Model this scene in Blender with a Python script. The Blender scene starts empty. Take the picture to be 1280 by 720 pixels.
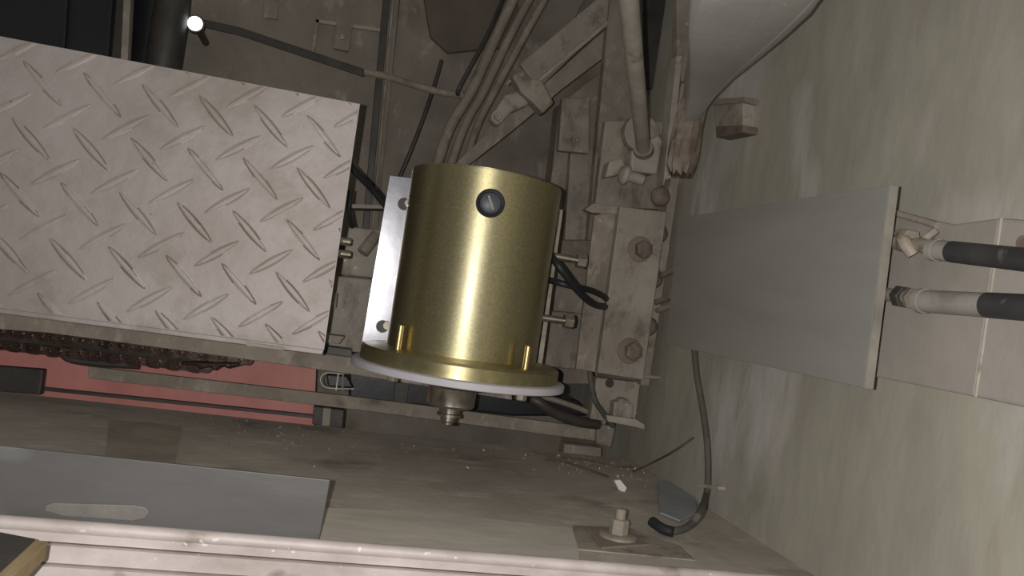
import bpy, bmesh, math, random
from mathutils import Vector, Matrix
random.seed(7)
COL = bpy.context.scene.collection
F = 995.0
YAW, ROLL, PITCH = math.radians(12.5), math.radians(8.5), math.radians(0.85)
CAM = Vector((0, 0, 0.225))
r0 = Vector((math.cos(YAW), -math.sin(YAW), 0))
fh = Vector((math.sin(YAW), math.cos(YAW), 0))
fw = (fh * math.cos(PITCH) + Vector((0, 0, 1)) * math.sin(PITCH)).normalized()
u0 = r0.cross(fw)
rr = (math.cos(ROLL) * r0 + math.sin(ROLL) * u0).normalized()
uu = (-math.sin(ROLL) * r0 + math.cos(ROLL) * u0).normalized()

def P(x, y, Y=None, X=None, Z=None, D=None):
    """point of the place seen at a photo pixel, on a plane of the place"""
    d = rr * ((x - 640) / F) + uu * ((360 - y) / F) + fw
    if D is not None: t = D
    elif Y is not None: t = (Y - CAM.y) / d.y
    elif X is not None: t = (X - CAM.x) / d.x
    else: t = (Z - CAM.z) / d.z
    return CAM + d * t
XA, YA, ZA = Vector((1, 0, 0)), Vector((0, 1, 0)), Vector((0, 0, 1))

# ------------------------------------------------------------------ materials
def mat(name, c1, c2=None, scale=8, stretch=(1, 1, 1), rough=.7, metal=0.0, bump=.15, c3=None, spot=.62,
        spotscale=22, fine=60, aniso=0, spec=.5, coat=0, speck=None, speckamt=.7, c4=None, streak=(1, 1, .22), c4amt=.6, c4scale=16):
    m = bpy.data.materials.new(name); m.use_nodes = True
    nt = m.node_tree; N = nt.nodes; L = nt.links
    b = N['Principled BSDF']
    b.inputs['Roughness'].default_value = rough; b.inputs['Metallic'].default_value = metal
    b.inputs['Specular IOR Level'].default_value = spec
    b.inputs['Coat Weight'].default_value = coat; b.inputs['Coat Roughness'].default_value = .3
    if aniso: b.inputs['Anisotropic'].default_value = aniso; b.inputs['Anisotropic Rotation'].default_value = .25
    tc = N.new('ShaderNodeTexCoord'); mp = N.new('ShaderNodeMapping')
    mp.inputs['Scale'].default_value = stretch
    geo = N.new('ShaderNodeNewGeometry')
    L.new(geo.outputs['Position'], mp.inputs['Vector'])
    if c2 is None: c2 = tuple(v * .75 for v in c1)
    n1 = N.new('ShaderNodeTexNoise'); n1.inputs['Scale'].default_value = scale; n1.inputs['Detail'].default_value = 6
    n1.inputs['Roughness'].default_value = .62
    L.new(mp.outputs[0], n1.inputs['Vector'])
    cr = N.new('ShaderNodeValToRGB'); cr.color_ramp.elements[0].position = .33; cr.color_ramp.elements[1].position = .68
    cr.color_ramp.elements[0].color = (*c2, 1); cr.color_ramp.elements[1].color = (*c1, 1)
    L.new(n1.outputs[0], cr.inputs[0]); out = cr.outputs[0]
    if c3:
        n2 = N.new('ShaderNodeTexNoise'); n2.inputs['Scale'].default_value = spotscale; n2.inputs['Detail'].default_value = 5
        L.new(mp.outputs[0], n2.inputs['Vector'])
        r2 = N.new('ShaderNodeValToRGB'); r2.color_ramp.elements[0].position = spot; r2.color_ramp.elements[1].position = min(1, spot + .13)
        L.new(n2.outputs[0], r2.inputs[0])
        mx = N.new('ShaderNodeMix'); mx.data_type = 'RGBA'; L.new(r2.outputs[0], mx.inputs[0])
        L.new(out, mx.inputs[6]); mx.inputs[7].default_value = (*c3, 1); out = mx.outputs[2]
    if c4:
        m5 = N.new('ShaderNodeMapping'); m5.inputs['Scale'].default_value = streak; L.new(geo.outputs['Position'], m5.inputs['Vector'])
        n5 = N.new('ShaderNodeTexNoise'); n5.inputs['Scale'].default_value = c4scale; n5.inputs['Detail'].default_value = 7; n5.inputs['Roughness'].default_value = .7
        L.new(m5.outputs[0], n5.inputs['Vector'])
        r5 = N.new('ShaderNodeValToRGB'); r5.color_ramp.elements[0].position = c4amt - .08; r5.color_ramp.elements[1].position = c4amt + .1
        L.new(n5.outputs[0], r5.inputs[0])
        mx = N.new('ShaderNodeMix'); mx.data_type = 'RGBA'; L.new(r5.outputs[0], mx.inputs[0])
        L.new(out, mx.inputs[6]); mx.inputs[7].default_value = (*c4, 1); out = mx.outputs[2]
    if speck:
        n3 = N.new('ShaderNodeTexNoise'); n3.inputs['Scale'].default_value = 150; n3.inputs['Detail'].default_value = 2
        L.new(geo.outputs['Position'], n3.inputs['Vector'])
        r3 = N.new('ShaderNodeValToRGB'); r3.color_ramp.elements[0].position = speckamt; r3.color_ramp.elements[1].position = speckamt + .03
        L.new(n3.outputs[0], r3.inputs[0])
        mx = N.new('ShaderNodeMix'); mx.data_type = 'RGBA'; L.new(r3.outputs[0], mx.inputs[0])
        L.new(out, mx.inputs[6]); mx.inputs[7].default_value = (*speck, 1); out = mx.outputs[2]
    L.new(out, b.inputs['Base Color'])
    if bump:
        n4 = N.new('ShaderNodeTexNoise'); n4.inputs['Scale'].default_value = fine; n4.inputs['Detail'].default_value = 5
        L.new(mp.outputs[0], n4.inputs['Vector'])
        bp = N.new('ShaderNodeBump'); bp.inputs['Strength'].default_value = bump; bp.inputs['Distance'].default_value = .004
        L.new(n4.outputs[0], bp.inputs['Height']); L.new(bp.outputs[0], b.inputs['Normal'])
    if aniso:
        tg = N.new('ShaderNodeTangent'); tg.direction_type = 'RADIAL'; tg.axis = 'Z'
        L.new(tg.outputs[0], b.inputs['Tangent'])
    return m

M = {}
M['wall'] = mat('weathered_wall', (.375, .355, .29), (.29, .272, .222), 11, (1, 1.3, .6), .85, 0, .2, (.49, .465, .445), .56, 4.5, 45, c4=(.30, .275, .232), c4amt=.60, c4scale=30)
M['back'] = mat('dusty_back_steel', (.31, .275, .225), (.19, .165, .135), 6, rough=.75, c3=(.12, .095, .07), spot=.58, spotscale=6, bump=.25, c4=(.44, .41, .36), c4amt=.64, c4scale=22, streak=(1, 1, .5))
M['steel'] = mat('dusty_steel', (.37, .33, .275), (.23, .205, .17), 10, rough=.65, c3=(.42, .40, .36), spot=.66, spotscale=30, speck=(.6, .57, .52), speckamt=.71, c4=(.16, .13, .105), c4amt=.58, c4scale=34, streak=(1, 1, .6))
M['steel2'] = mat('dusty_steel_warm', (.33, .285, .23), (.20, .17, .135), 14, rough=.7, c3=(.14, .11, .08), spot=.60, spotscale=20, speck=(.5, .46, .4), speckamt=.73, c4=(.42, .385, .33), c4amt=.62, c4scale=40, streak=(1, 1, .6))
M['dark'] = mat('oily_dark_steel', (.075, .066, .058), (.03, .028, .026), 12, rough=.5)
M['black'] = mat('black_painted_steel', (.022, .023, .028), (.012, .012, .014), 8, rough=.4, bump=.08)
M['floor'] = mat('dusty_floor', (.50, .455, .385), (.37, .33, .275), 7, (1, 1, 1), .85, 0, .2, (.26, .215, .175), .56, 8, 60, speck=(.75, .7, .6), speckamt=.72, c4=(.62, .56, .48), c4amt=.62, c4scale=30, streak=(.4, 1, 1))
M['tread'] = mat('chequered_steel', (.40, .355, .345), (.30, .262, .24), 7, rough=.55, metal=.25, c3=(.25, .205, .165), spot=.60, spotscale=11, bump=.15, c4=(.27, .235, .205), c4amt=.60, c4scale=12, streak=(1, 1, 1), speck=(.2, .16, .13), speckamt=.73)
M['dirt'] = mat('brown_dirt', (.25, .20, .155), (.16, .125, .09), 14, rough=.9)
M['dirtpale'] = mat('thin_brown_dirt', (.38, .33, .29), (.25, .21, .17), 14, rough=.9)
M['plate'] = mat('grey_painted_plate', (.255, .248, .23), (.222, .216, .20), 9, (1, .5, 3), .6, 0, .05)
M['plateedge'] = mat('worn_plate_edge', (.30, .28, .24), (.2, .18, .15), 30, rough=.7)
M['gold'] = mat('brass_gold_casing', (.88, .81, .50), (.68, .61, .33), 330, rough=.58, metal=1, bump=.0, aniso=.90, coat=.8)
M['gold2'] = mat('brass_gold_flange', (.56, .50, .28), (.44, .38, .21), 90, rough=.42, metal=.95, bump=.02, aniso=.7)
M['brass'] = mat('brass_stud', (.60, .46, .22), (.5, .36, .16), 40, rough=.35, metal=1, bump=0)
M['alu'] = mat('bright_aluminium', (.34, .34, .37), (.30, .30, .33), 30, rough=.25, metal=.8, bump=.03)
M['ring'] = mat('pale_grey_disc', (.56, .54, .58), (.5, .48, .52), 30, rough=.5, bump=.02)
M['chrome'] = mat('machined_steel', (.7, .66, .58), (.5, .46, .4), 60, rough=.25, metal=1, bump=0)
M['nut'] = mat('dull_nut_steel', (.42, .38, .32), (.25, .21, .17), 60, rough=.45, metal=.6, bump=.1)
M['rubber'] = mat('black_rubber', (.022, .024, .028), (.014, .015, .018), 20, rough=.5, bump=.05)
M['capgrey'] = mat('dark_grey_plastic', (.075, .085, .10), (.06, .068, .08), 20, rough=.45, bump=.02)
M['hose'] = mat('dusty_hose', (.12, .115, .095), (.07, .066, .055), 30, rough=.8)
M['red'] = mat('red_painted_sheet', (.66, .27, .235), (.52, .19, .16), 12, (1, 1, .4), .55, 0, .08, (.45, .22, .2), .64, 30)
M['chain'] = mat('greasy_chain', (.11, .065, .05), (.025, .018, .016), 30, rough=.25, metal=.5, bump=.15, speck=(.3, .2, .17), speckamt=.72)
M['duct'] = mat('grey_plastic_shroud', (.36, .355, .33), (.28, .275, .255), 6, rough=.55, c3=(.31, .31, .29), spot=.66, spotscale=14, speck=(.5, .48, .44), speckamt=.74)
M['panel'] = mat('grey_sheet_metal', (.15, .146, .142), (.10, .097, .094), 5, (.5, 1, 1.5), .5, .3, .05, (.2, .2, .2), .6, 12)
M['ledge'] = mat('worn_aluminium_sill', (.70, .63, .61), (.44, .38, .35), 18, (.6, 1, 1), .6, .15, .15, (.2, .16, .13), .64, 28, speck=(.75, .72, .7), speckamt=.7)
M['chainpale'] = mat('worn_chain', (.15, .10, .085), (.05, .032, .027), 90, rough=.28, metal=.75, bump=.2)
M['rivet'] = mat('dark_rusty_bolt', (.23, .185, .145), (.12, .09, .07), 60, rough=.6, bump=.4)
M['backing'] = mat('grease_backing', (.05, .04, .035), (.02, .017, .015), 20, rough=.7)
M['groove'] = mat('groove_dirt', (.11, .085, .065), (.07, .05, .04), 40, rough=.9)
M['wood'] = mat('pale_timber', (.40, .31, .17), (.28, .2, .1), 30, (3, .5, 1), .8)
M['trunk'] = mat('dusty_trunking', (.33, .30, .265), (.26, .235, .205), 9, rough=.75, c3=(.15, .135, .12), spot=.68, spotscale=12)
M['sleeve'] = mat('grey_sleeve', (.30, .285, .255), (.19, .175, .155), 25, rough=.7, c3=(.09, .08, .07), spot=.56, spotscale=22)
M['pale'] = mat('pale_dusty_steel', (.44, .40, .345), (.32, .29, .24), 25, rough=.7, c3=(.2, .15, .1), spot=.60, spotscale=35)
M['rust'] = mat('rusty_steel', (.19, .14, .11), (.11, .08, .065), 40, rough=.85)
M['stain'] = mat('dark_brown_stain', (.15, .12, .095), (.11, .088, .07), 12, rough=.8)
M['floorpale'] = mat('pale_floor_strip', (.58, .535, .46), (.45, .41, .345), 16, (.5, 1, 1), .85)
M['floordark'] = mat('darker_floor_patch', (.42, .36, .29), (.28, .235, .19), 16, rough=.8)
M['panelpale'] = mat('rubbed_sheet_metal', (.24, .225, .205), (.15, .142, .132), 16, rough=.5, metal=.2)
M['white'] = mat('white_plastic', (.8, .8, .78), (.7, .7, .68), 30, rough=.5, bump=0)
M['pipeblack'] = mat('scuffed_black_pipe', (.045, .042, .045), (.022, .02, .022), 20, rough=.6, c3=(.2, .18, .165), spot=.63, spotscale=30)
M['fitting'] = mat('dirty_fitting', (.40, .35, .28), (.16, .13, .10), 45, rough=.6, c3=(.08, .06, .045), spot=.56, spotscale=60)
M['film'] = mat('blue_grey_plastic', (.36, .375, .39), (.27, .28, .30), 20, rough=.5)
M['debris'] = mat('brown_debris', (.30, .22, .13), (.17, .12, .07), 60, rough=.9, speck=(.6, .55, .45), speckamt=.62)
lm = bpy.data.materials.new('glowing_glint'); lm.use_nodes = True  # glow put into the material to imitate a reflection of the flash
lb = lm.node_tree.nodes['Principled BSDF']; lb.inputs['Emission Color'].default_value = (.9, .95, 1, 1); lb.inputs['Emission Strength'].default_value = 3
M['glint'] = lm

# ------------------------------------------------------------------ building
ALL = []
def obj(name, bm, m, parent=None, bevel=0, smooth=False, seg=2, m2=None, m3=None):
    bmesh.ops.recalc_face_normals(bm, faces=bm.faces)
    me = bpy.data.meshes.new(name); bm.to_mesh(me); bm.free()
    me.materials.append(M[m])
    if m2: me.materials.append(M[m2])
    if m3: me.materials.append(M[m3])
    o = bpy.data.objects.new(name, me); COL.objects.link(o)
    if smooth:
        for p in me.polygons: p.use_smooth = True
        try: me.set_sharp_from_angle(angle=math.radians(38))
        except Exception: pass
    if bevel:
        bv = o.modifiers.new('bevel', 'BEVEL'); bv.width = bevel; bv.segments = seg; bv.limit_method = 'ANGLE'; bv.angle_limit = math.radians(40)
    if parent: o.parent = parent
    ALL.append(o); return o
def thing(name, label, cat, group=None):
    o = bpy.data.objects.new(name, None); COL.objects.link(o); o.empty_display_size = .02
    o['label'] = label; o['category'] = cat
    if group: o['group'] = group
    ALL.append(o); return o
def tag(o, label, cat, group=None, kind=None):
    o['label'] = label; o['category'] = cat
    if group: o['group'] = group
    if kind: o['kind'] = kind
    return o
def struct(o): o['kind'] = 'structure'; return o

def prism(pts, vec, bm=None, mi=0):
    bm = bm or bmesh.new()
    a = [bm.verts.new(p) for p in pts]; b = [bm.verts.new(Vector(p) + Vector(vec)) for p in pts]
    n = len(pts); fs = [bm.faces.new(a), bm.faces.new(b[::-1])]
    for i in range(n): fs.append(bm.faces.new((a[i], b[i], b[(i + 1) % n], a[(i + 1) % n])))
    for f in fs: f.material_index = mi
    return bm
def ypoly(px, Y, th, bm=None): return prism([P(x, y, Y=Y) for x, y in px], YA * th, bm)
def xpoly(px, X, th, bm=None): return prism([P(x, y, X=X) for x, y in px], XA * th, bm)
def zpoly(px, Z, th, bm=None): return prism([P(x, y, Z=Z) for x, y in px], -ZA * th, bm)
def box(lo, hi, bm=None):
    return prism([(lo[0], lo[1], lo[2]), (hi[0], lo[1], lo[2]), (hi[0], lo[1], hi[2]), (lo[0], lo[1], hi[2])], (0, hi[1] - lo[1], 0), bm)
def frame_of(d):
    d = Vector(d).normalized(); a = Vector((0, 0, 1)) if abs(d.z) < .9 else Vector((1, 0, 0))
    s = d.cross(a).normalized(); return s, s.cross(d).normalized(), d
def lathe(c, axis, prof, n=32, bm=None, mi=0, start=0):
    """prof: list of (distance along axis, radius)"""
    bm = bm or bmesh.new(); s, t, d = frame_of(axis); c = Vector(c); rings = []
    for h, r in prof:
        if r <= 1e-6: rings.append([bm.verts.new(c + d * h)])
        else: rings.append([bm.verts.new(c + d * h + (s * math.cos(2 * math.pi * k / n + start) + t * math.sin(2 * math.pi * k / n + start)) * r) for k in range(n)])
    fs = []
    for a, b in zip(rings, rings[1:]):
        for k in range(n):
            k2 = (k + 1) % n
            if len(a) == 1 and len(b) == 1: break
            if len(a) == 1: fs.append(bm.faces.new((a[0], b[k], b[k2])))
            elif len(b) == 1: fs.append(bm.faces.new((a[k], b[0], a[k2])))
            else: fs.append(bm.faces.new((a[k], b[k], b[k2], a[k2])))
    if len(rings[0]) > 1: fs.append(bm.faces.new(rings[0][::-1]))
    if len(rings[-1]) > 1: fs.append(bm.faces.new(rings[-1]))
    for f in fs: f.material_index = mi
    return bm
def smoothpath(pts, k=6):
    pts = [Vector(p) for p in pts]; out = []
    for i in range(len(pts) - 1):
        p0 = pts[max(i - 1, 0)]; p1 = pts[i]; p2 = pts[i + 1]; p3 = pts[min(i + 2, len(pts) - 1)]
        for j in range(k):
            t = j / k
            out.append(.5 * ((2 * p1) + (p2 - p0) * t + (2 * p0 - 5 * p1 + 4 * p2 - p3) * t * t + (3 * p1 - p0 - 3 * p2 + p3) * t ** 3))
    out.append(pts[-1]); return out
def tube(pts, r, n=12, bm=None, curve=True, flat=None):
    bm = bm or bmesh.new(); path = smoothpath(pts) if curve and len(pts) > 2 else [Vector(p) for p in pts]
    m = len(path); rings = []; prev = None
    for i, p in enumerate(path):
        d = (path[min(i + 1, m - 1)] - path[max(i - 1, 0)]).normalized()
        if prev is None: s = frame_of(d)[0]
        else: s = (prev - d * prev.dot(d)).normalized()
        prev = s; t = d.cross(s)
        ra = r if not isinstance(r, (list, tuple)) else r[0] + (r[1] - r[0]) * i / (m - 1)
        rings.append([bm.verts.new(p + s * math.cos(2 * math.pi * k / n) * ra + t * math.sin(2 * math.pi * k / n) * ra) for k in range(n)])
    for a, b in zip(rings, rings[1:]):
        for k in range(n): bm.faces.new((a[k], b[k], b[(k + 1) % n], a[(k + 1) % n]))
    bm.faces.new(rings[0][::-1]); bm.faces.new(rings[-1]); return bm
def hexbolt(parent, c, axis, r, m='nut', washer=True, h=None, shank=0, wm=None):
    """hex head (and washer) as parts of the thing they are screwed into"""
    h = h or r * .8; ax = Vector(axis).normalized(); c = Vector(c)
    off = 0
    if washer:
        obj('washer', lathe(c, ax, [(0, r * 1.35), (r * .2, r * 1.35)], 24), wm or m, parent, smooth=True); off = r * .2
    if shank:
        obj('stud', lathe(c + ax * off, ax, [(0, r * .5), (shank, r * .5), (shank + r * .1, r * .4)], 16), m, parent, smooth=True); off += 0
    return obj('bolt_head' if not shank else 'hex_nut', lathe(c + ax * (off + (shank * .0)), ax, [(0, r), (h * .85, r), (h, r * .85)], 6, start=.3), m, parent, bevel=r * .08)

# ------------------------------------------------------------------ the setting
WX = .50
bm = box((WX, -.35, -.30), (WX + .03, 1.62, 1.15)); struct(obj('wall_right', bm, 'wall'))
bm = box((-1.7, 1.58, -.30), (WX, 1.61, 1.15)); struct(obj('wall_back', bm, 'back'))
# lower tray behind the floor's edge
bm = box((-1.7, 1.2, -.30), (WX, 1.58, -.27)); struct(obj('floor', bm, 'dark'))
SY0 = P(400, 676, Z=.004).y
bm = box((-1.7, SY0, -.03), (WX, 1.20, 0.0))
struct(obj('floor', bm, 'floor'))
# ribs that stiffen the back wall
def strip(px, Y, th, name, m, label=None, cat=None, bevel=.001, parent=None, group=None, **k):
    o = obj(name, ypoly(px, Y, th), m, parent, bevel=bevel, **k)
    if label: tag(o, label, cat, group)
    return o

# ------------------------------------------------------------------ motor
AX = P(592, 340, D=1.0); cx, cy = AX.x, AX.y
def mz(x, y): return P(x, y, D=1.0).z
zt, zb = mz(608, 224), mz(577, 441); z1 = mz(573, 461); z2 = mz(573, 470)
R = .0942
mot = thing('electric_motor', 'round brass-gold electric motor standing on a pale disc in the middle', 'motor')
C0 = Vector((cx, cy, 0))
seam = zt - .050
obj('casing', lathe(C0, ZA, [(zb - .002, R), (seam - .0008, R), (seam, R - .0008), (seam + .0008, R)] + [(zt - .004, R), (zt - .001, R - .001), (zt, R - .004)], 96), 'gold', mot, smooth=True)
obj('end_cap', lathe(C0, ZA, [(zt - .002, R - .012), (zt + .002, R - .012), (zt + .003, R - .02), (zt + .003, 0)], 64), 'gold2', mot, smooth=True)
obj('mounting_flange', lathe(C0, ZA, [(z1, .124), (zb - .006, .124), (zb - .003, .121), (zb - .001, R + .004), (zb, R)], 96), 'gold2', mot, smooth=True)
obj('base_disc', lathe(C0, ZA, [(z2, .1325), (z2 + .001, .1335), (z1 - .001, .1335), (z1, .132)], 96), 'ring', mot, smooth=True)
# round brush cap with a slot
cp = P(613, 254, D=1.0 - R); ang = Vector((cp.x - cx, cp.y - cy, 0)).normalized()
cc = C0 + ang * R; cc.z = cp.z
cap = obj('brush_cap', lathe(cc - ang * .003, ang, [(0, .0165), (.0065, .0165), (.0075, .0150), (.0065, .0125), (.0055, .0120), (.0055, 0)], 40), 'rubber', mot, smooth=True)
obj('cap_disc', lathe(cc + ang * .002, ang, [(0, .0115), (.0045, .0115), (.0055, .010), (.0055, 0)], 32), 'capgrey', cap, smooth=True)
s, t, d = frame_of(ang); sl = (s * .45 + t * .9).normalized(); sw = sl.cross(ang)
if sl.z < 0: sl = -sl
q = cc + ang * .0074
obj('slot', prism([q + sl * .0085 + sw * .0012, q - sl * .0085 + sw * .0012, q - sl * .0085 - sw * .0012, q + sl * .0085 - sw * .0012], ang * .0006), 'steel', cap)
# brass studs
for (x, y, y2) in ((500, 407, 437), (659, 433, 463)):
    a = P(x - 3, y2, D=.925); b = P(x + 1.5, y, D=.925)
    b = Vector((a.x, a.y, b.z)); 
    obj('brass_stud', lathe(Vector((a.x, a.y, zb - .004)), ZA, [(0, .0042), (b.z - zb + .004, .0042), (b.z - zb + .005, .0034)], 20), 'brass', mot, smooth=True)
# bolts under the disc
for (x, y) in ((492, 465), (652, 491)):
    a = P(x, y, D=.92)
    obj('underside_bolt', lathe(Vector((a.x, a.y, z2 + .001)), -ZA, [(0, .007), (.009, .007), (.010, .0055)], 6), 'nut', mot, bevel=.0005)
# output shaft, stepped
zs = z2; k = -ZA
obj('bearing_boss', lathe(Vector((cx, cy, zs + .001)), k, [(0, .052), (.010, .052), (.013, .048)], 48), 'dark', mot, smooth=True)
obj('coupling_hub', lathe(Vector((cx - .006, cy - .01, zs - .010)), k, [(0, .030), (.002, .0315), (.004, .030), (.024, .030), (.027, .0275), (.028, .020)], 48), 'chrome', mot, smooth=True)
sh = obj('output_shaft', lathe(Vector((cx - .006, cy - .01, zs - .036)), k, [(0, .0155), (.004, .0155), (.005, .0130), (.009, .0130), (.010, .0150), (.013, .0150), (.014, .0095), (.019, .0095), (.021, .007), (.023, .007)], 40), 'chrome', mot, smooth=True)
# aluminium mounting bracket behind the casing
YB = cy + .012
br = thing('mounting_bracket', 'bright aluminium bracket plate standing behind the gold motor', 'bracket')
pts = [(487, 219), (519, 223), (560, 235), (688, 258), (703, 262), (674, 462), (640, 456), (452, 427)]
BK = cy + R + .006
obj('bracket_plate', ypoly(pts, BK, .004), 'alu', br, bevel=.0006)
for (x, y) in ((505, 255), (478, 408)):
    p = P(x, y, Y=BK)
    obj('bolt_hole', lathe(p - YA * .0006, YA, [(0, .0085), (.0004, .0085)], 28), 'dark', br)
    obj('screw_tip', lathe(p + XA * .006 + ZA * .002 - YA * .0022, YA, [(0, .0055), (.0018, .0062)], 20), 'nut', br, smooth=True)
# edge strip at the right of the casing and its two long clamp bolts
obj('clamp_strip', prism([P(699, 262, Y=BK - .012), P(704, 262, Y=BK - .012), P(677, 462, Y=BK - .012), P(671, 462, Y=BK - .012)], YA * .011), 'nut', br, bevel=.0005)
for (x1, y1, x2, y2) in ((692, 320, 731, 327), (677, 397, 715, 402)):
    a = P(x1, y1, Y=BK - .02); b = P(x2, y2, Y=BK - .02); ax = (b - a).normalized(); Ln = (b - a).length
    o = obj('clamp_bolt', lathe(a, ax, [(0, .0052), (Ln * .45, .0052), (Ln * .45 + .0004, .0046), (Ln + .001, .0046), (Ln + .002, .003)], 20), 'chrome', br, smooth=True)
    obj('clamp_nut', lathe(a + ax * (Ln - .012), ax, [(0, .0095), (.0015, .0105), (.0125, .0105), (.014, .009)], 6, start=.2), 'nut', o, bevel=.0007)
a = P(684, 351, Y=BK - .015); b = P(708, 355, Y=BK - .015)
obj('thin_pin', tube([a, b], .0018), 'nut', br, smooth=True)

# motor cables
t_ = tube([P(688, 318, Y=cy + .05), P(700, 335, Y=cy + .03), P(722, 363, Y=cy + .05), P(742, 380, Y=cy + .08), P(760, 384, Y=1.14)], .0050)
tag(obj('motor_cable', t_, 'rubber', smooth=True), 'thick black cable curving down out of the gold motor, lower of two', 'cable')
t_ = tube([P(686, 350, Y=cy + .06), P(708, 356, Y=cy + .045), P(735, 362, Y=cy + .07), P(752, 369, Y=cy + .1), P(760, 375, Y=1.14)], .0044)
tag(obj('motor_cable', t_, 'rubber', smooth=True), 'black cable crossing above the thicker one beside the long clamp bolts', 'cable')

# ------------------------------------------------------------------ chequered plate cover
TY = .90
cov = thing('chequered_plate', 'large worn steel chequered plate cover with raised bars at left', 'cover plate')
TL, TR_, BR_, BL = P(-150, 17, Y=TY), P(450, 130, Y=TY), P(405, 437, Y=TY), P(-150, 366, Y=TY)
bm = prism([TL, TR_, BR_, BL], YA * .004)
ex = (P(408, 126, Y=TY) - P(0, 45, Y=TY)).normalized(); ex = (XA * 1.0 - ZA * .035).normalized(); ez = Vector((-.012, 0, 1)).normalized()
A0 = P(148 / 2.77, 290 / 2.77, Y=TY); A1 = P(938 / 2.77, 438 / 2.77, Y=TY); vx = (A1 - A0) / 4
B1 = P(107 / 2.77, 485 / 2.77, Y=TY); vz = (B1 - A0)
vz = vz.normalized() * vx.length * 1.025
def bar(bm, c, ang, ln, w, h, dm=1):
    d = (ex * math.cos(ang) + ez * math.sin(ang)); e = (ez * math.cos(ang) - ex * math.sin(ang)); n = 9
    def ring(L2, W2, hh):
        out = []
        for i in range(2 * n):
            t = 2 * math.pi * i / (2 * n); cc_ = math.cos(t); ss = math.sin(t)
            out.append(bm.verts.new(c + d * (L2 * cc_) + e * (W2 * ss * (1 - .25 * abs(cc_))) - YA * hh))
        return out
    r1 = ring(ln * .53, w * .80, .0002); r2 = ring(ln * .5, w * .52, .0004); r3 = ring(ln * .46, w * .36, h); r4 = ring(ln * .36, w * .14, h * 1.15)
    m_ = 2 * n
    for a, b, mi in ((r1, r2, 1), (r2, r3, 2), (r3, r4, 0)):
        for i in range(m_):
            f = bm.faces.new((a[i], b[i], b[(i + 1) % m_], a[(i + 1) % m_])); f.material_index = dm if ((mi == 1 and math.sin(i * .7 + c.x * 90 + c.z * 50) > -.35) or (mi == 2 and random.random() < .15)) else 0
    bm.faces.new(r4)
def inside(p, mgn=.012):
    fx = (p.x); fz = p.z
    top = TL.z + (TR_.z - TL.z) * (fx - TL.x) / (TR_.x - TL.x); bot = BL.z + (BR_.z - BL.z) * (fx - BL.x) / (BR_.x - BL.x)
    rt = BR_.x + (TR_.x - BR_.x) * (fz - BR_.z) / (TR_.z - BR_.z)
    return fz < top - mgn and fz > bot + mgn and fx < rt - mgn and fx > TL.x + mgn
bb = bmesh.new()
for i in range(-4, 9):
    for j in range(-2, 6):
        c = A0 + vx * i + vz * j
        if inside(c, -.02): bar(bb, c, math.radians(-42), .053, .0064, .0009, 1)
        c2 = c + vx * .5 + vz * .5
        if inside(c2, -.02): bar(bb, c2, math.radians(40), .053, .0060, .0008, 2)
for (p0, p1) in ((TL, TR_), (TR_, BR_), (BR_, BL)):
    nn = (p1 - p0).cross(YA).normalized(); ctr = (TL + BR_) / 2
    if (ctr - p0).dot(nn) > 0: nn = -nn
    bmesh.ops.bisect_plane(bb, geom=bb.verts[:] + bb.edges[:] + bb.faces[:], plane_co=p0 - nn * .001, plane_no=nn, clear_outer=True)
tmp = bpy.data.meshes.new('bars'); bb.to_mesh(tmp); bb.free(); bm.from_mesh(tmp); bpy.data.meshes.remove(tmp)
obj('plate_sheet', bm, 'tread', cov, m2='dirt', m3='dirtpale')
bm = prism([BL, BR_, BR_ - ZA * .006 - XA * .001, BL - ZA * .005], YA * .06)
obj('folded_lip', bm, 'tread', cov, bevel=.001)
obj('folded_side', prism([TR_ + YA * .004, BR_ + YA * .004, BR_ + YA * .004 - XA * .003, TR_ + YA * .004 - XA * .003], YA * .03), 'steel2', cov)
for x, y in ((300, 428), (345, 433)):
    pass
obj('lip_tab', ypoly([(308, 428), (355, 434), (355, 438), (308, 432)], TY - .004, .02), 'steel', cov)

# ------------------------------------------------------------------ upper left behind the cover
c = thing('control_cabinet', 'black painted steel cabinet in the top left corner', 'cabinet')
obj('cabinet_body', ypoly([(-160, -60), (146, -60), (132, 110), (-160, 110)], 1.34, .18), 'black', c, bevel=.002)
obj('cabinet_door', ypoly([(-150, -52), (88, -52), (78, 100), (-150, 100)], 1.33, .01), 'black', c, bevel=.002)
c = thing('steel_post', 'narrow dark grey upright post between the black cabinet and black drum', 'post')
obj('post_web', ypoly([(146, -60), (166, -60), (156, 110), (132, 110)], 1.36, .03), 'dark', c, bevel=.001)
obj('post_flange', ypoly([(157, -60), (166, -60), (158, 110), (149, 110)], 1.34, .02), 'steel2', c, bevel=.001)
c = thing('motor_drum', 'dark upright drum with a rounded rim behind the plate cover', 'drum')
dp = P(196, 30, Y=1.44)
obj('drum_body', lathe(Vector((dp.x, dp.y, 0)), ZA, [(.35, .045), (.66, .045)], 40), 'black', c, smooth=True)
obj('drum_rim', lathe(Vector((dp.x + .026, dp.y - .03, 0)), ZA, [(.35, .026), (.44, .026), (.45, .029), (.60, .029), (.66, .026)], 40), 'dark', c, smooth=True)
o = P(243, 28, Y=1.40)
c = thing('flash_glint', 'round white flash reflection made as a glowing disc above the plate cover', 'glint')  # added disc and holder; its glow stands in for a flash reflection
obj('glint_holder', lathe(o + YA * .006, YA, [(0, .0145), (.012, .0145), (.013, .006), (.112, .006)], 24), 'dark', c, smooth=True)
obj('glint_disc', lathe(o + YA * .008, -YA, [(0, .0125), (.005, .011), (.009, .006), (.010, 0)], 24), 'glint', c, smooth=True)
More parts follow.
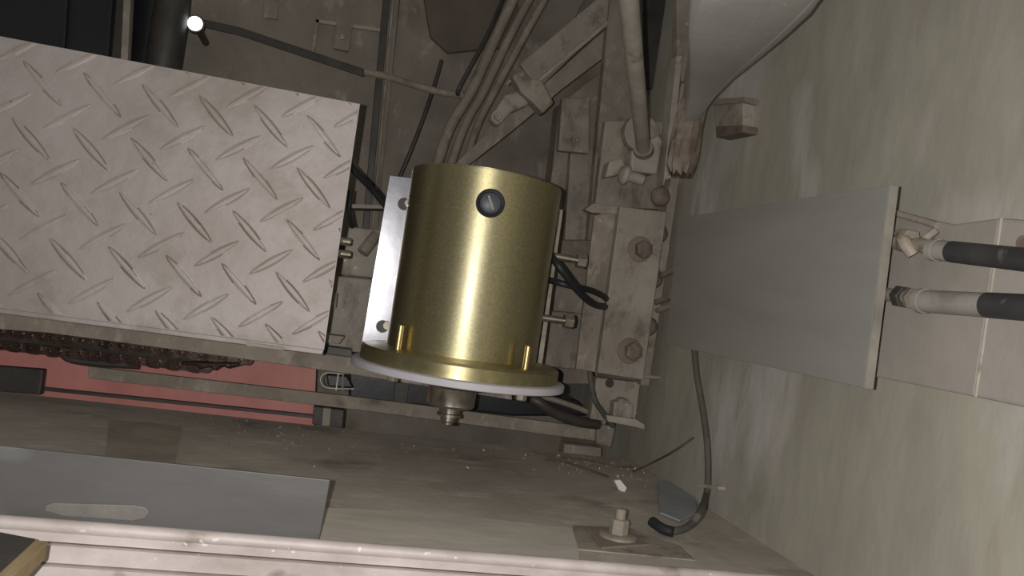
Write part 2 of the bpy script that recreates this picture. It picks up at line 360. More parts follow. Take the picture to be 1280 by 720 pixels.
# sheet panels
c = thing('sheet_panel', 'dusty brown sheet panel with seams behind the glowing white disc', 'panel')
obj('panel_sheet', ypoly([(206, -60), (488, -60), (454, 300), (190, 300)], 1.52, .04), 'back', c, bevel=.001)
obj('seam_strip', ypoly([(333, -60), (352, -60), (346, 24), (330, 22)], 1.514, .005), 'steel2', c)
obj('seam_strip', ypoly([(395, 24), (481, 36), (480, 40), (395, 28)], 1.512, .007), 'pale', c)
obj('seam_strip', ypoly([(395, 24), (399, 24), (393, 66), (389, 65)], 1.512, .007), 'steel', c)
obj('latch_plate', ypoly([(421, 28), (441, 30), (436, 64), (417, 60)], 1.508, .012), 'steel2', c, bevel=.001)
hexbolt(c, P(428, 46, Y=1.508), -YA, .006, 'chrome', washer=False)
c = thing('sloping_bar', 'dark flat bar sloping down right from the glowing white disc', 'bar')
obj('bar_strip', ypoly([(255, 24), (300, 34), (455, 86), (455, 96), (300, 44), (252, 33)], 1.45, .006), 'dark', c, bevel=.001)
t_ = tube([P(440, 87, Y=1.47), P(480, 95, Y=1.46), P(520, 107, Y=1.45), P(550, 115, Y=1.45), P(578, 119, Y=1.46)], .0065)
tag(obj('grey_hose', t_, 'steel2', smooth=True), 'thin grey hose running on right from the dark sloping bar', 'hose')
c = thing('channel_post', 'tall ribbed channel post right of the brown sheet panel', 'post')
obj('channel_web', ypoly([(484, -60), (505, -60), (470, 300), (452, 300)], 1.50, .04), 'back', c, bevel=.001)
obj('channel_rib', ypoly([(484, -60), (493, -60), (460, 300), (452, 300)], 1.485, .015), 'dark', c, bevel=.001)
obj('channel_rib', ypoly([(495, -60), (498, -60), (466, 300), (463, 300)], 1.485, .015), 'steel2', c, bevel=.001)
tag(obj('stained_panel', ypoly([(506, -60), (760, -60), (700, 60), (590, 210), (560, 460), (450, 460), (474, 250)], 1.53, .052), 'back', bevel=.001),
    'wide brown stained steel panel directly above the gold motor', 'panel')
tag(obj('rust_plate', ypoly([(527, -20), (640, -20), (652, 20), (625, 60), (560, 66), (538, 46)], 1.518, .012), 'stain', bevel=.003),
    'dark brown rusty patch plate above and left of the diagonal beam', 'plate')
t_ = tube([P(552, 76, Y=1.50), P(545, 100, Y=1.49), P(532, 140, Y=1.49), P(515, 185, Y=1.49), P(498, 225, Y=1.50)], .0040)
tag(obj('thin_cable', t_, 'dark', smooth=True), 'thin dark cable hanging down the stained panel behind the motor', 'cable')
for i, (pts, rad, m_, lab) in enumerate((
    ([(655, -30), (618, 50), (590, 112), (560, 165), (540, 230)], .010, 'steel2', 'leftmost dusty pipe of the diagonal bundle above the motor'),
    ([(678, -30), (640, 40), (606, 112), (580, 160), (556, 230)], .008, 'back', 'middle dusty pipe of the diagonal bundle above the motor'),
    ([(698, -30), (664, 30), (622, 108), (596, 160), (575, 230)], .007, 'steel2', 'rightmost thin pipe of the diagonal bundle above the motor'))):
    tag(obj('pipe', tube([P(x, y, Y=1.46 - .005 * i) for x, y in pts], rad, 16), m_, smooth=True), lab, 'pipe', 'diagonal pipes above the motor')
t_ = tube([P(640, -30, Y=1.48), P(612, 38, Y=1.45), P(575, 108, Y=1.44), P(574, 118, Y=1.46)], .004)
tag(obj('thin_cable', t_, 'dark', smooth=True), 'thin dark cable at the left side of the diagonal pipes', 'cable')

# diagonal beam
c = thing('diagonal_beam', 'dusty steel angle beam rising diagonally right above the gold motor', 'beam')
obj('beam_leg', ypoly([(672, 112), (790, 8), (800, 30), (778, 54), (702, 112), (640, 164), (585, 207), (560, 214), (600, 175)], 1.38, .012), 'steel2', c, bevel=.001)
obj('beam_flange', prism([P(650, 80, Y=1.368), P(778, -28, Y=1.368), P(800, -10, Y=1.368), P(672, 112, Y=1.368)], YA * .012), 'steel', c, bevel=.002)
obj('beam_ridge', tube([P(668, 106, Y=1.367), P(798, -4, Y=1.367)], .004), 'pale', c, smooth=True)
c = thing('beam_clamp', 'pale steel clamp block bolted across the diagonal beam', 'clamp')
obj('clamp_bar', ypoly([(640, 94), (654, 86), (664, 97), (678, 100), (693, 128), (679, 142), (666, 128), (652, 116)], 1.335, .033), 'steel', c, bevel=.004)
obj('clamp_foot', ypoly([(612, 148), (632, 118), (655, 112), (662, 130), (640, 140), (622, 158)], 1.352, .028), 'pale', c, bevel=.005)
hexbolt(c, P(637, 104, Y=1.345), (P(630, 98, Y=1.345) - P(640, 106, Y=1.345)), .006, 'pale', washer=False)
hexbolt(c, P(622, 146, Y=1.352), -YA, .008, 'pale', washer=True)

# ------------------------------------------------------------------ columns behind and right of the motor
c = thing('support_column', 'wide dusty steel column right behind the gold motor', 'column')
obj('column_web', ypoly([(700, 130), (790, 60), (760, 480), (660, 480)], 1.42, .05), 'steel2', c, bevel=.002)
obj('column_flange', ypoly([(714, 185), (752, 185), (742, 300), (706, 300)], 1.395, .02), 'steel', c, bevel=.002)
obj('cover_strip', ypoly([(703, 122), (738, 122), (737, 192), (698, 188)], 1.375, .02), 'steel', c, bevel=.003)
o = obj('cleat', ypoly([(680, 388), (728, 392), (722, 462), (668, 458)], 1.36, .05), 'steel', c, bevel=.003)
hexbolt(c, P(716, 175, Y=1.375), -YA, .005, 'steel', washer=False)
# upper channel and rail at the corner
c = thing('corner_channel', 'dark recessed channel between the slanting rod and grey shroud', 'channel')
obj('channel_back', ypoly([(770, -80), (880, -80), (860, 300), (735, 300)], 1.36, .02), 'steel2', c)
obj('channel_recess', ypoly([(805, -80), (838, -80), (838, 50), (832, 110), (808, 110)], 1.345, .01), 'dark', c)
obj('channel_lip', ypoly([(846, 70), (853, 70), (838, 232), (829, 232)], 1.19, .03), 'pale', c, bevel=.001)
obj('notched_flange', ypoly([(846, -60), (872, -60), (866, 84), (866, 98), (851, 102), (851, 90), (846, 84)], 1.21, .02), 'steel2', c, bevel=.001)
obj('notched_flange', ypoly([(852, 104), (868, 100), (864, 135), (848, 130)], 1.205, .02), 'steel', c, bevel=.003)

# slanting rod with its bearing block
c = thing('slanting_rod', 'pale dusty round steel rod coming down from the top edge', 'rod')
a = P(782, -40, D=.80); b = P(804, 186, D=1.215)
obj('rod', tube([a, b], (.0112, .0108), 20), 'pale', c, smooth=True)
d = (b - a).normalized()
obj('rod_collar', lathe(b - d * .004, d, [(0, .0145), (.010, .0155), (.012, .012)], 24), 'steel', c, smooth=True)
c = thing('bearing_block', 'dusty bearing block that holds the foot of the slanting rod', 'bearing block')
YK = 1.19
obj('back_plate', ypoly([(757, 150), (836, 152), (828, 262), (744, 258)], YK + .04, .02), 'steel', c, bevel=.003)
obj('block_body', ypoly([(790, 188), (824, 168), (829, 176), (822, 218), (788, 214)], YK + .005, .035), 'pale', c, bevel=.004)
obj('rounded_cheek', lathe(P(803, 166, Y=YK + .02) , YA, [(0, .030), (.022, .030)], 40), 'steel', c, bevel=.002)
obj('gusset', prism([P(757, 222, Y=YK + .01), P(762, 202, Y=YK + .01), P(777, 197, Y=YK + .01), P(788, 216, Y=YK + .01)], YA * .03), 'pale', c, bevel=.003)
a = P(774, 216, Y=YK); b = P(808, 227, Y=YK); ax = (b - a).normalized()
obj('pivot_bolt', lathe(a, ax, [(0, .006), (.004, .015), (.010, .017), (.014, .015), (.015, .009), (.040, .009), (.042, .007)], 24), 'pale', c, smooth=True)

# ------------------------------------------------------------------ bolted angle bracket
YG = 1.12
c = thing('angle_bracket', 'speckled steel angle bracket with two large rusty bolts', 'bracket')
obj('front_plate', ypoly([(775, 258), (834, 265), (804, 475), (747, 466)], YG, .008), 'steel', c, bevel=.0015)
obj('side_plate', ypoly([(743, 270), (777, 258), (750, 466), (720, 461)], YG + .025, .008), 'steel2', c, bevel=.001)
obj('joining_web', prism([P(777, 258, Y=YG + .003), P(779, 258, Y=YG + .003), P(752, 466, Y=YG + .003), P(749, 466, Y=YG + .003)], YA * .028), 'steel', c)
obj('top_tab', ypoly([(731, 262), (742, 254), (778, 258), (774, 268), (740, 266)], YG + .02, .02), 'steel2', c, bevel=.001)
obj('bottom_prong', tube([P(800, 470, Y=YG + .01), P(825, 472, Y=YG + .01)], .003), 'steel2', c)
for x, y in ((803, 312), (790, 439)):
    p = P(x, y, Y=YG)
    obj('dirt_washer', lathe(p - XA * .004 - YA * .0, -YA, [(0, .0195), (.002, .0185)], 28), 'dirt', c, smooth=True)
    obj('rusty_bolt', lathe(p - YA * .002, -YA, [(0, .0145), (.007, .0145), (.009, .012), (.010, .009)], 6, start=.4), 'rivet', c, bevel=.0015)
c = thing('bolted_flange', 'narrow upright flange in the corner with four round rivet heads', 'flange')
obj('flange_strip', box((.478, 1.15, P(800, 480, Y=1.17).z), (.492, 1.175, P(838, 225, Y=1.17).z)), 'steel2', c, bevel=.001)
for x, y in ((835, 246), (832, 292), (826, 349), (819, 409)):
    p = P(x - 2, y, Y=1.14)
    obj('rivet_head', lathe(Vector((p.x - .006, 1.152, p.z)), -YA, [(0, .0155), (.006, .0150), (.011, .011), (.013, .005), (.0134, 0)], 24), 'rivet', c, smooth=True)
# foot beneath the bracket
c = thing('bracket_foot', 'dusty steel foot with a square nut beneath the angle bracket', 'foot')
obj('foot_plate', ypoly([(746, 472), (801, 478), (794, 532), (738, 524)], 1.165, .02), 'steel', c, bevel=.002)
obj('foot_flange', ypoly([(758, 519), (795, 524), (806, 531), (806, 537), (795, 534), (760, 527)], 1.14, .03), 'pale', c, bevel=.001)
obj('square_nut', ypoly([(768, 502), (774, 502), (776, 498), (786, 499), (788, 504), (793, 506), (790, 524), (766, 521)], 1.145, .022), 'steel', c, bevel=.003)
obj('round_hole', lathe(P(762, 479, Y=1.1648), -YA, [(0, .007), (.0006, .007)], 20), 'dark', c)
obj('round_hole', lathe(P(789, 482, Y=1.1648), -YA, [(0, .0055), (.0006, .0055)], 20), 'steel2', c)
t_ = tube([P(737, 462, Y=1.15), P(740, 485, Y=1.14), P(745, 503, Y=1.14), P(757, 520, Y=1.15), P(766, 532, Y=1.16)], .0042)
tag(obj('short_cable', t_, 'hose', smooth=True), 'short dark cable dropping beside the foot below the angle bracket', 'cable')

# ------------------------------------------------------------------ grey shroud at the top
c = thing('handrail_shroud', 'large curved grey plastic shroud tapering down from the top edge', 'shroud')
rows = [(-90, 872, 1062, .66), (-40, 870, 1040, .68), (0, 867, 1021, .70), (25, 866, 1003, .73), (50, 866, 976, .77), (75, 866, 946, .82), (100, 864, 915, .88), (122, 862, 893, .93), (140, 858, 880, .97), (152, 854, 872, .99)]
bm = bmesh.new(); rings = []; n = 40; SY = 1.03
def shroud_pt(row, t, k=1.0):
    y, xl, xr, SY = row; a = P(xl, y, Y=SY); b = P(xr, y, Y=SY); cc_ = (a + b) / 2; h = (b - a) / 2
    dep = min(.055, h.length * .9)
    return cc_ + h * math.cos(t) * k - YA * dep * math.sin(t) * k
for row in rows: rings.append([bm.verts.new(shroud_pt(row, 2 * math.pi * i / n)) for i in range(n)])
for a, b in zip(rings, rings[1:]):
    for i in range(n): bm.faces.new((a[i], b[i], b[(i + 1) % n], a[(i + 1) % n]))
bm.faces.new(rings[0]); bm.faces.new(rings[-1])
obj('shroud_body', bm, 'duct', c, smooth=True)
for t in (1.75, .85):
    obj('moulded_seam', tube([shroud_pt(r, t, 1.004) for r in rows[:-1]], .0011, 6), 'duct', c, smooth=True)
# torn boot
bm = bmesh.new(); rings = []
for j, (y, xl, xr) in enumerate(((128, 848, 884), (145, 846, 880), (160, 843, 876), (178, 839, 873), (195, 836, 871), (208, 834, 868), (218, 836, 864))):
    a = P(xl, y, Y=1.0); b = P(xr, y, Y=1.0); cc_ = (a + b) / 2; h = (b - a).length / 2
    rings.append([bm.verts.new(cc_ + (XA * math.cos(2 * math.pi * i / 28) - YA * .7 * math.sin(2 * math.pi * i / 28)) * h * (1 + .10 * math.sin(i * 1.35 * 2 + j * .8)) + ZA * (.004 * math.sin(i * 2.1) if j == 6 else 0)) for i in range(28)])
for a, b in zip(rings, rings[1:]):
    for i in range(28): bm.faces.new((a[i], b[i], b[(i + 1) % 28], a[(i + 1) % 28]))
bm.faces.new(rings[0]); bm.faces.new(rings[-1])
tag(obj('rubber_boot', bm, 'rivet', smooth=True), 'crumpled dusty rubber boot hanging under the grey shroud', 'boot')
# rust bracket on the wall
c = thing('wall_cleat', 'small rusty square steel cleat fixed on the right wall', 'cleat')
obj('cleat_face', xpoly([(891, 130), (905, 126), (929, 127), (929, 158), (894, 158)], .482, .018), 'steel', c, bevel=.001)
obj('rusty_foot', xpoly([(894, 158), (929, 156), (928, 165), (895, 172)], .478, .022), 'rust', c, bevel=.001)
obj('rim', xpoly([(889, 124), (931, 121), (931, 128), (889, 131)], .479, .021), 'steel2', c, bevel=.001)

# ------------------------------------------------------------------ grey plate and trunking on the right wall
c = thing('grey_plate', 'smooth flat grey plate standing off the right wall', 'plate')
obj('plate_face', xpoly([(848, 272), (1112, 231), (1080, 485), (833, 430)], .430, .008), 'plate', c, bevel=.0006)
pa = P(1112, 231, X=.430); pb = P(1080, 485, X=.430)
obj('plate_end', prism([pa, pb, pb + XA * .008, pa + XA * .008], -YA * .001), 'plateedge', c)
for x, y in ((870, 330), (1060, 300), (1040, 420)):
    p = P(x, y, X=.438); 
    obj('standoff', lathe(p, XA, [(0, .008), (WX - .438, .008)], 16), 'nut', c, smooth=True)
c = thing('cable_trunking', 'dusty steel trunking box running right behind the grey plate', 'trunking')
obj('trunking_face', xpoly([(1060, 262), (1120, 264), (1150, 272), (1190, 280), (1250, 272), (1218, 496), (1090, 470), (1050, 462)], .475, .022), 'trunk', c, bevel=.002)
obj('trunking_side', xpoly([(1250, 272), (1330, 278), (1340, 522), (1218, 496)], .466, .031), 'trunk', c, bevel=.003)
obj('trunking_bead', tube([P(1252, 273, X=.466), P(1220, 496, X=.466)], .0012, 8), 'pale', c, smooth=True)
obj('gasket', tube([P(1121, 267, X=.474), P(1150, 275, X=.474), P(1172, 282, X=.474)], .003), 'steel2', c, smooth=True)
obj('mounting_hole', lathe(P(1278, 303, X=.4655), -XA, [(0, .005), (.0008, .005)], 20), 'rivet', c)
# two pipes
def pipe2(y0, y1, ys, lab, xs, xm):
    t = thing('conduit_pipe', lab, 'pipe', 'conduits on the wall trunking')
    a = P(xs, y0, X=.448); m_ = P(xm, y0 + (y1 - y0) * (xm - xs) / (1340 - xs), X=.448); b = P(1340, y1, X=.448)
    obj('grey_sleeve', tube([a, m_], ys * .9, 24), 'sleeve', t, smooth=True)
    obj('black_pipe', tube([m_ - (b - m_) * .02, b], ys * .93, 24), 'pipeblack', t, smooth=True)
    obj('sleeve_rim', tube([a, a + (m_ - a).normalized() * .006], ys * 1.0, 24), 'sleeve', t, smooth=True)
    return a
e1 = pipe2(312, 331, .0088, 'upper of two black conduits right of the grey plate', 1166, 1192)
e2 = pipe2(376, 388, .0098, 'lower of two conduits, longer grey sleeve, right of the grey plate', 1150, 1236)
c = thing('pipe_fitting', 'knobbly pale threaded fitting on the upper conduit end', 'fitting')
obj('fitting_body', tube([e1 - YA * -.002, P(1150, 306, X=.452), P(1136, 308, X=.458), P(1120, 303, X=.46)], .006, 12), 'fitting', c, smooth=True)
obj('wing_nut', tube([P(1125, 292, X=.45), P(1132, 305, X=.445), P(1141, 318, X=.45)], .0052, 10), 'fitting', c, smooth=True)
obj('curved_rod', tube([P(1150, 304, X=.455), P(1158, 297, X=.455), P(1170, 288, X=.46)], .003, 8), 'steel', c, smooth=True)
obj('lock_nut', lathe(P(1133, 300, X=.452), (P(1150, 308, X=.452) - P(1120, 300, X=.452)), [(-.003, .010), (.006, .010)], 6), 'fitting', c, bevel=.001)
c = thing('pipe_fitting', 'dark rusty threaded fitting on the lower conduit end', 'fitting')
obj('fitting_body', tube([e2, P(1130, 371, X=.45), P(1108, 368, X=.452)], .0055, 12), 'steel2', c, smooth=True)
obj('lock_nut', lathe(P(1128, 371, X=.45), (e2 - P(1108, 368, X=.452)), [(-.005, .0095), (.005, .0095)], 6), 'dark', c, bevel=.001)
obj('lock_nut', lathe(P(1140, 373, X=.449), (e2 - P(1108, 368, X=.452)), [(-.003, .0085), (.004, .0095)], 6), 'rivet', c, bevel=.001)
# struts that peep out left of the plate
for (x1, y1, x2, y2, lab) in ((826, 345, 850, 333, 'upper short dark bar left behind the grey plate'), (820, 378, 846, 368, 'middle short dark bar left behind the grey plate'), (822, 388, 846, 380, 'lowest short pale bar left behind the grey plate')):
    a = P(x1, y1, Y=1.13); b = P(x2, y2, X=.462)
    tag(obj('short_bar', tube([a, b], .0045, 8), 'steel2' if 'pale' not in lab else 'pale', smooth=True), lab, 'bar', 'short bars behind the grey plate')

# hose down the right wall
t_ = tube([P(868, 436, X=.484), P(871, 470, X=.484), P(878, 510, X=.486), P(884, 555, X=.486), P(885, 600, X=.486), P(882, 622, X=.482), P(874, 642, Z=.03), P(860, 658, Z=.012), P(842, 664, Z=.008), P(828, 661, Z=.008), P(816, 653, Z=.010)], .0041, 14)
c = thing('wall_hose', 'long thin dark hose hanging down the right wall', 'hose')
obj('hose', t_, 'hose', c, smooth=True)
obj('hose_end', tube([P(841, 665, Z=.009), P(828, 661, Z=.009), P(815, 652, Z=.011)], .0056, 14), 'rubber', c, smooth=True)
obj('cable_tie', xpoly([(872, 604), (898, 608), (898, 612), (872, 609)], .480, .010), 'pale', c, bevel=.0005)
c = obj('plastic_scrap', prism([P(822, 600, Z=.004), P(868, 604, Z=.004), P(872, 640, Z=.004), P(850, 650, Z=.004), P(825, 640, Z=.004)], -ZA * .0025), 'film', bevel=.001)
tag(c, 'blue-grey plastic scrap lying inside the loop of the hose end', 'scrap')

# ------------------------------------------------------------------ rails, chain and red sheet
tag(obj('red_sheet', ypoly([(-160, 400), (396, 440), (391, 560), (-160, 520)], 1.33, .004), 'red'), 'red painted metal sheet behind the rails at lower left', 'sheet')
c = thing('support_rail', 'long flat brown steel rail in front of the red sheet', 'rail')
obj('rail_bar', ypoly([(110, 458), (460, 498), (750, 536), (750, 552), (460, 514), (110, 473)], 1.225, .010), 'steel2', c, bevel=.001)
obj('rail_end', ypoly([(746, 529), (768, 533), (769, 540), (764, 560), (746, 555)], 1.215, .03), 'steel', c, bevel=.003)
obj('rail_bracket', ypoly([(392, 508), (430, 513), (428, 535), (390, 530)], 1.24, .06), 'dark', c, bevel=.001)
obj('rail_bracket', ypoly([(404, 510), (414, 511), (412, 533), (402, 532)], 1.232, .01), 'steel2', c, bevel=.001)
tag(obj('thin_rail', ypoly([(40, 483), (392, 519), (392, 523), (40, 487)], 1.28, .01), 'dark', bevel=.0005), 'thin dark rail low across the red sheet', 'rail')
tag(obj('dark_block', ypoly([(-160, 446), (54, 462), (50, 494), (-160, 476)], 1.23, .015), 'dark', bevel=.002), 'dark steel block at the left end of the red sheet', 'block')
t_ = obj('hooked_bar', tube([P(76, 437, Y=1.22), P(84, 447, Y=1.22), P(104, 452, Y=1.22), P(140, 455, Y=1.22), P(174, 457, Y=1.22)], .0055, 10), 'dark', smooth=True)
tag(t_, 'dark hooked bar hanging under the roller chain', 'bar')
c = thing('chain_guide', 'dark steel guide channel running under the chequered plate', 'guide')
obj('guide_face', ypoly([(-160, 372), (72, 398), (440, 447), (640, 484), (640, 500), (440, 468), (300, 448), (60, 416), (-160, 400)], 1.12, .012), 'steel2', c, bevel=.001)
obj('guide_top', ypoly([(-160, 360), (60, 385), (440, 437), (440, 449), (60, 400), (-160, 374)], 1.14, .05), 'dark', c, bevel=.001)
obj('guide_clip', ypoly([(408, 418), (431, 421), (424, 430), (406, 428)], 1.10, .03), 'steel', c, bevel=.001)
ch = thing('roller_chain', 'greasy black and rust-brown roller chain beside the red sheet', 'chain')
def chline(t): return P(-60 + 372 * t, 412 + 44 * t, Y=1.175)
NL = 30
obj('chain_strip', ypoly([(-160, 402), (70, 424), (290, 449), (300, 456), (160, 450), (70, 442), (-160, 420)], 1.186, .003), 'backing', ch)
for row, dy in ((0, .002), (1, -.0155)):
    for i in range(NL):
        t0 = i / NL
        if row and i > NL - 5: continue
        a = chline(t0) + ZA * (dy + .003) ; b = chline(t0 + 1 / NL) + ZA * (dy + .003)
        a.z += random.uniform(-.001, .001)
        mid = (a + b) / 2; dx = (b - a) * .50; up = ZA * (.0070 if i % 2 == 0 else .0056)
        bm = bmesh.new(); th = .002
        pts = []
        for k in range(7):
            an = math.pi / 2 - math.pi * k / 6; pts.append(mid + dx * .6 + (dx.normalized() * math.cos(an) * .006 + up * math.sin(an)))
        for k in range(7):
            an = -math.pi / 2 - math.pi * k / 6; pts.append(mid - dx * .6 + (dx.normalized() * math.cos(an) * .006 + up * math.sin(an)))
        yo = -.004 if i % 2 else -.0065
        prism([p + YA * yo for p in pts], YA * th, bm)
        lathe(a + YA * -.0095, YA, [(0, .0024), (.001, .0030), (.0175, .0030)], 10, bm)
        if i % 2: prism([p + YA * (.008) for p in pts], YA * th, bm)
        ob = obj('chain_link', bm, 'chainpale' if (i + row) % 2 == 0 else 'chain', ch)
bm = bmesh.new()
pts = [(226, 452), (300, 453), (308, 455), (285, 461), (278, 458), (268, 464), (262, 459), (250, 462), (245, 457), (225, 456)]
tag(obj('grease_clump', ypoly(pts, 1.165, .012), 'chain', bevel=.003), 'ragged clump of dark grease hanging at the chain end', 'grease')
# little loop with pins left of the disc
c = thing('wire_clip', 'small white-edged wire clip on the rail left of the pale disc', 'clip')
lp = [P(x, y, Y=1.19) for x, y in ((430, 468), (410, 466), (402, 470), (401, 477), (407, 484), (425, 486), (443, 486))]
obj('wire_loop', tube(lp, .0007, 6), 'white', c, smooth=True)
obj('clip_pin', tube([P(423, 466, Y=1.188), P(420, 488, Y=1.188)], .0009, 6), 'white', c)
obj('clip_pin', tube([P(429, 464, Y=1.188), P(428, 488, Y=1.188)], .0012, 6), 'steel2', c)
obj('clip_block', ypoly([(408, 468), (434, 470), (442, 485), (410, 483)], 1.20, .02), 'black', c, bevel=.002)
# dark gear housing under the motor
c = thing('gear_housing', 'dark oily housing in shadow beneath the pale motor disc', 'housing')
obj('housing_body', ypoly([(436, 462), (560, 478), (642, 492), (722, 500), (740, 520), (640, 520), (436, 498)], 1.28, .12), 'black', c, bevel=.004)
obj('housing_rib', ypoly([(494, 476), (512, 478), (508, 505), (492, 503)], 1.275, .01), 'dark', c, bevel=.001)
t_ = tube([P(640, 492, Y=1.2), P(668, 500, Y=1.17), P(690, 514, Y=1.17), P(720, 526, Y=1.18), P(748, 530, Y=1.19)], .0085, 12)
tag(obj('grey_strap', t_, 'dark', smooth=True), 'thick dark strap curving from under the disc to the foot', 'strap')
t_ = tube([P(672, 494, Y=1.2), P(700, 502, Y=1.19), P(735, 515, Y=1.19), P(756, 528, Y=1.19)], .0045, 10)
tag(obj('thin_strap', t_, 'steel2', smooth=True), 'thin grey strap above the thick dark one near the foot', 'strap')
c = tag(obj('stop_block', ypoly([(706, 555), (752, 560), (752, 573), (704, 569)], 1.20, .03), 'steel2', bevel=.002), 'short flat grey block just below the rail end', 'block')

# left of the motor
c = thing('hinge_plate', 'dusty steel hinge plate between the chequered plate and bright bracket', 'plate')
obj('upper_plate', ypoly([(436, 283), (482, 288), (474, 348), (426, 344)], 1.15, .03), 'steel', c, bevel=.003)
obj('lower_plate', ypoly([(410, 344), (474, 350), (462, 442), (400, 436)], 1.165, .03), 'steel', c, bevel=.002)
obj('ledge_strip', ypoly([(436, 255), (490, 257), (490, 261), (436, 260)], 1.17, .04), 'steel2', c)
obj('round_stub', tube([P(453, 316, Y=1.13), P(471, 293, Y=1.14)], .0085, 16), 'steel2', c, smooth=True)
for y in (300, 316): obj('hinge_screw', lathe(P(420, y, Y=1.08), XA, [(0, .0055), (.018, .0055), (.021, .004)], 16), 'chrome', c, smooth=True)
obj('hinge_knuckle', tube([P(417, 366, Y=1.12), P(415, 384, Y=1.12)], .006, 12), 'steel2', c, smooth=True)
t_ = tube([P(436, 205, Y=1.05), P(446, 217, Y=1.06), P(462, 233, Y=1.08), P(474, 247, Y=1.09), P(486, 262, Y=1.10)], .0045, 12)
tag(obj('power_cable', t_, 'rubber', smooth=True), 'black cable passing behind the chequered plate to the bright bracket', 'cable')
t_ = tube([P(438, 238, Y=1.08), P(436, 262, Y=1.08), P(440, 284, Y=1.10)], .0028, 8)
tag(obj('thin_cable', t_, 'rubber', smooth=True), 'thin dark wire close to the right edge of the chequered plate', 'cable')

# ------------------------------------------------------------------ floor pieces
tag(obj('floor_patch', zpoly([(136, 524), (228, 532), (218, 584), (132, 574)], .001, .001), 'floordark'), 'darker square metal patch on the floor ledge at left', 'patch')
c = thing('anchor_bolt', 'dusty anchor bolt with nut on stacked square plates', 'bolt')
obj('base_plate', zpoly([(716, 656), (790, 660), (850, 682), (870, 700), (722, 686)], .0015, .0015), 'steel', c, bevel=.0006)
obj('top_plate', zpoly([(732, 657), (783, 660), (812, 680), (752, 684)], .004, .0025), 'dirt', c, bevel=.0006)
p = P(772, 671, Z=.004)
obj('washer', lathe(p, ZA, [(0, .019), (.002, .019), (.003, .017)], 32), 'steel2', c, smooth=True)
obj('hex_nut', lathe(p + ZA * .003, ZA, [(0, .0100), (.014, .0100), (.0155, .0085)], 6), 'steel2', c, bevel=.001)
obj('stud', lathe(p + ZA * .017, ZA, [(0, .0052), (.010, .0052), (.0115, .004)], 16), 'steel2', c, smooth=True)
# pale strip along the floor front
tag(obj('floor_strip', zpoly([(404, 634), (500, 639), (600, 647), (716, 660), (724, 690), (724, 700), (396, 674)], .0015, .0015), 'floorpale', bevel=.0006), 'paler flat strip on the floor in front of the anchor bolt', 'strip')
# upright front panel
PYF = SY0 + .004
c = thing('front_panel', 'dark grey upright sheet panel at lower left behind the sill', 'panel')
a, b = P(-120, 545, Y=PYF), P(413, 600, Y=PYF); zbot = -.04
obj('panel_sheet', prism([a, b, Vector((P(400, 676, Y=PYF).x - .002, PYF, zbot)), Vector((a.x, PYF, zbot))], YA * .003), 'panel', c, bevel=.0008)
hp = [P(x, y, Y=PYF) for x, y in ((66, 628), (168, 631), (183, 634), (187, 640), (182, 648), (165, 651), (80, 645), (56, 638), (58, 631))]
obj('handle_pad', prism(hp, -YA * .0015), 'panelpale', c, bevel=.0008)
# bright sill along the bottom
c = thing('metal_sill', 'bright worn aluminium sill with long grooves along the bottom edge', 'sill')
def zs_(y): return P(100, y, Y=SY0 - .004).z
zl = [.004, zs_(676), zs_(678), zs_(699), zs_(701), zs_(722), zs_(724), -.16]
bm = bmesh.new()
for i in range(7):
    mi = i % 2; yf = SY0 - .012 - (.004 * i if not mi else 0) ; yf = SY0 - .010 - .0025 * i if not mi else SY0 - .009
    prism([(-1.2, yf, zl[i]), (WX - .001, yf, zl[i]), (WX - .001, yf, zl[i + 1]), (-1.2, yf, zl[i + 1])], (0, SY0 - yf, 0), bm, mi)
obj('sill_face', bm, 'ledge', c, m2='groove')
obj('sill_nosing', tube([Vector((-1.2, SY0 - .006, .0015)), Vector((WX - .002, SY0 - .006, .0015))], .0055, 16), 'ledge', c, smooth=True)
# board in the corner
c = thing('timber_board', 'dark-topped timber board in the bottom left corner', 'board')
zt2 = .02
q = [P(-60, 656, Z=zt2), P(60, 677, Z=zt2), P(-10, 745, Z=zt2), P(-110, 745, Z=zt2)]
obj('board_core', prism(q, -ZA * .012), 'wood', c, bevel=.0006)
qq = [q[0], q[1] - XA * .008, q[2] - XA * .008, q[3]]
obj('dark_facing', prism(qq, ZA * .0012), 'dark', c)

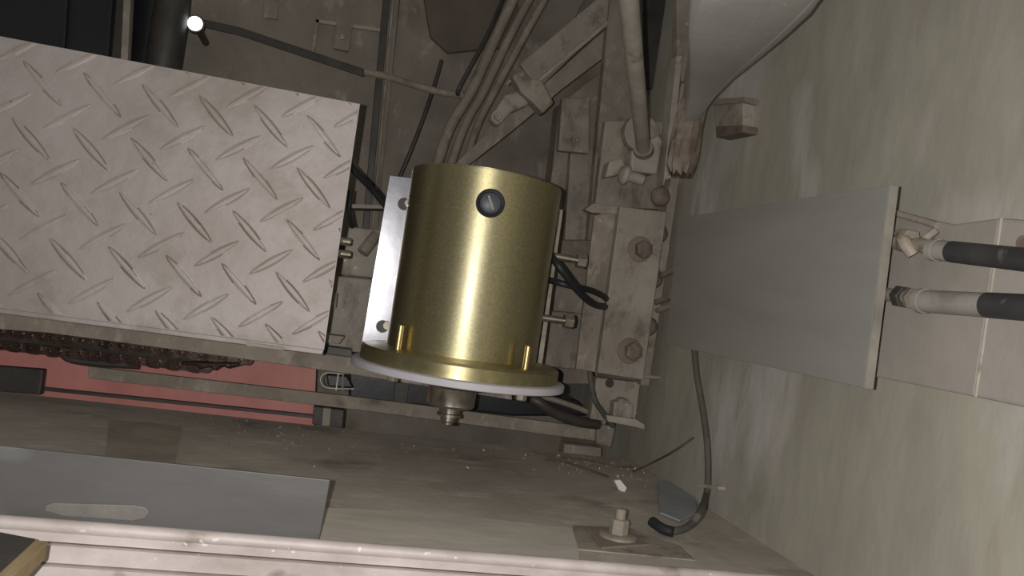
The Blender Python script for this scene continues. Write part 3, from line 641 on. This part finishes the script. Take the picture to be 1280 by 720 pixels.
# debris
c = tag(obj('white_chip', ypoly([(768, 601), (776, 600), (784, 610), (781, 616), (774, 613)], P(776, 614, Z=.0).y, .006), 'white', bevel=.001), 'bright white chip among the dirt near the corner', 'chip')
for pts, rad, lab in (([(682, 574), (705, 577), (735, 587), (760, 596)], .0018, 'curved brown twig lying along the floor dirt'),
                      ([(702, 572), (730, 574), (765, 582), (790, 584)], .0014, 'thin brown twig behind the longer curved twig')):
    tag(obj('twig', tube([P(x, y, Z=.004 + rad) for x, y in pts], rad, 8), 'hose', smooth=True), lab, 'twig')
t_ = tube([P(790, 590, Z=.005), P(812, 580, Z=.012), P(838, 566, X=.46), P(866, 547, X=.47)], .0012, 8)
tag(obj('stiff_wire', t_, 'hose', smooth=True), 'stiff thin wire rising to the right from the dirt', 'wire')
bm = bmesh.new()
for i in range(420):
    u = random.random(); x = 690 + 150 * u + random.gauss(0, 8); y = 572 + 26 * u + random.gauss(0, 7)
    if random.random() < .35: x = random.uniform(240, 700); y = 535 + (x - 240) * .06 + random.gauss(0, 12)
    p = P(x, y, Z=.0)
    if p.x > WX - .006 or p.y > 1.19: continue
    s_ = random.uniform(.001, .0036)
    vs = [bm.verts.new(p + Vector((random.uniform(-1, 1), random.uniform(-1, 1), 0)) * s_ + ZA * h) for h in (0, 0, 0)]
    tpv = bm.verts.new(p + ZA * s_ * 1.2)
    try:
        bm.faces.new(vs)
        for k in range(3): bm.faces.new((vs[k], vs[(k + 1) % 3], tpv))
    except Exception: pass
tag(obj('loose_grit', bm, 'debris'), 'loose brown grit scattered over the floor near the corner', 'grit', kind='stuff')

# ------------------------------------------------------------------ origins
def wb(o):
    out = [v.co.copy() for v in o.data.vertices] if o.type == 'MESH' else []
    for c_ in o.children: out += wb(c_)
    return out
def settle(o, porg):
    v = wb_cache[o.name] if o.name in wb_cache else None
    lo = Vector((min(p[i] for p in v) for i in range(3))); hi = Vector((max(p[i] for p in v) for i in range(3)))
    org = Vector(((lo.x + hi.x) / 2, (lo.y + hi.y) / 2, lo.z))
    if o.type == 'MESH': o.data.transform(Matrix.Translation(-org))
    o.location = org - porg
    for c_ in o.children: settle(c_, org)
wb_cache = {o.name: wb(o) for o in ALL}
for o in list(ALL):
    if o.parent is None: settle(o, Vector((0, 0, 0)))

# ------------------------------------------------------------------ camera and light
cd = bpy.data.cameras.new('camera'); cam = bpy.data.objects.new('camera', cd); COL.objects.link(cam)
cd.sensor_width = 36; cd.lens = F / 1280 * 36; cd.clip_start = .01
mw = Matrix((rr, uu, -fw)).transposed().to_4x4(); mw.translation = CAM; cam.matrix_world = mw
bpy.context.scene.camera = cam
ld = bpy.data.lights.new('camera_flash', 'POINT'); ld.energy = 18; ld.shadow_soft_size = .0025; ld.color = (1, .965, .93)
fl = bpy.data.objects.new('camera_flash', ld); COL.objects.link(fl)
fl.location = CAM - rr * .020 + uu * .004
w = bpy.data.worlds.new('world'); bpy.context.scene.world = w; w.use_nodes = True
w.node_tree.nodes['Background'].inputs[0].default_value = (1, .96, .9, 1); w.node_tree.nodes['Background'].inputs[1].default_value = .12
vs = bpy.context.scene.view_settings
vs.view_transform = 'Standard'; vs.look = 'None'; vs.gamma = 1; vs.use_curve_mapping = False; vs.exposure = 0
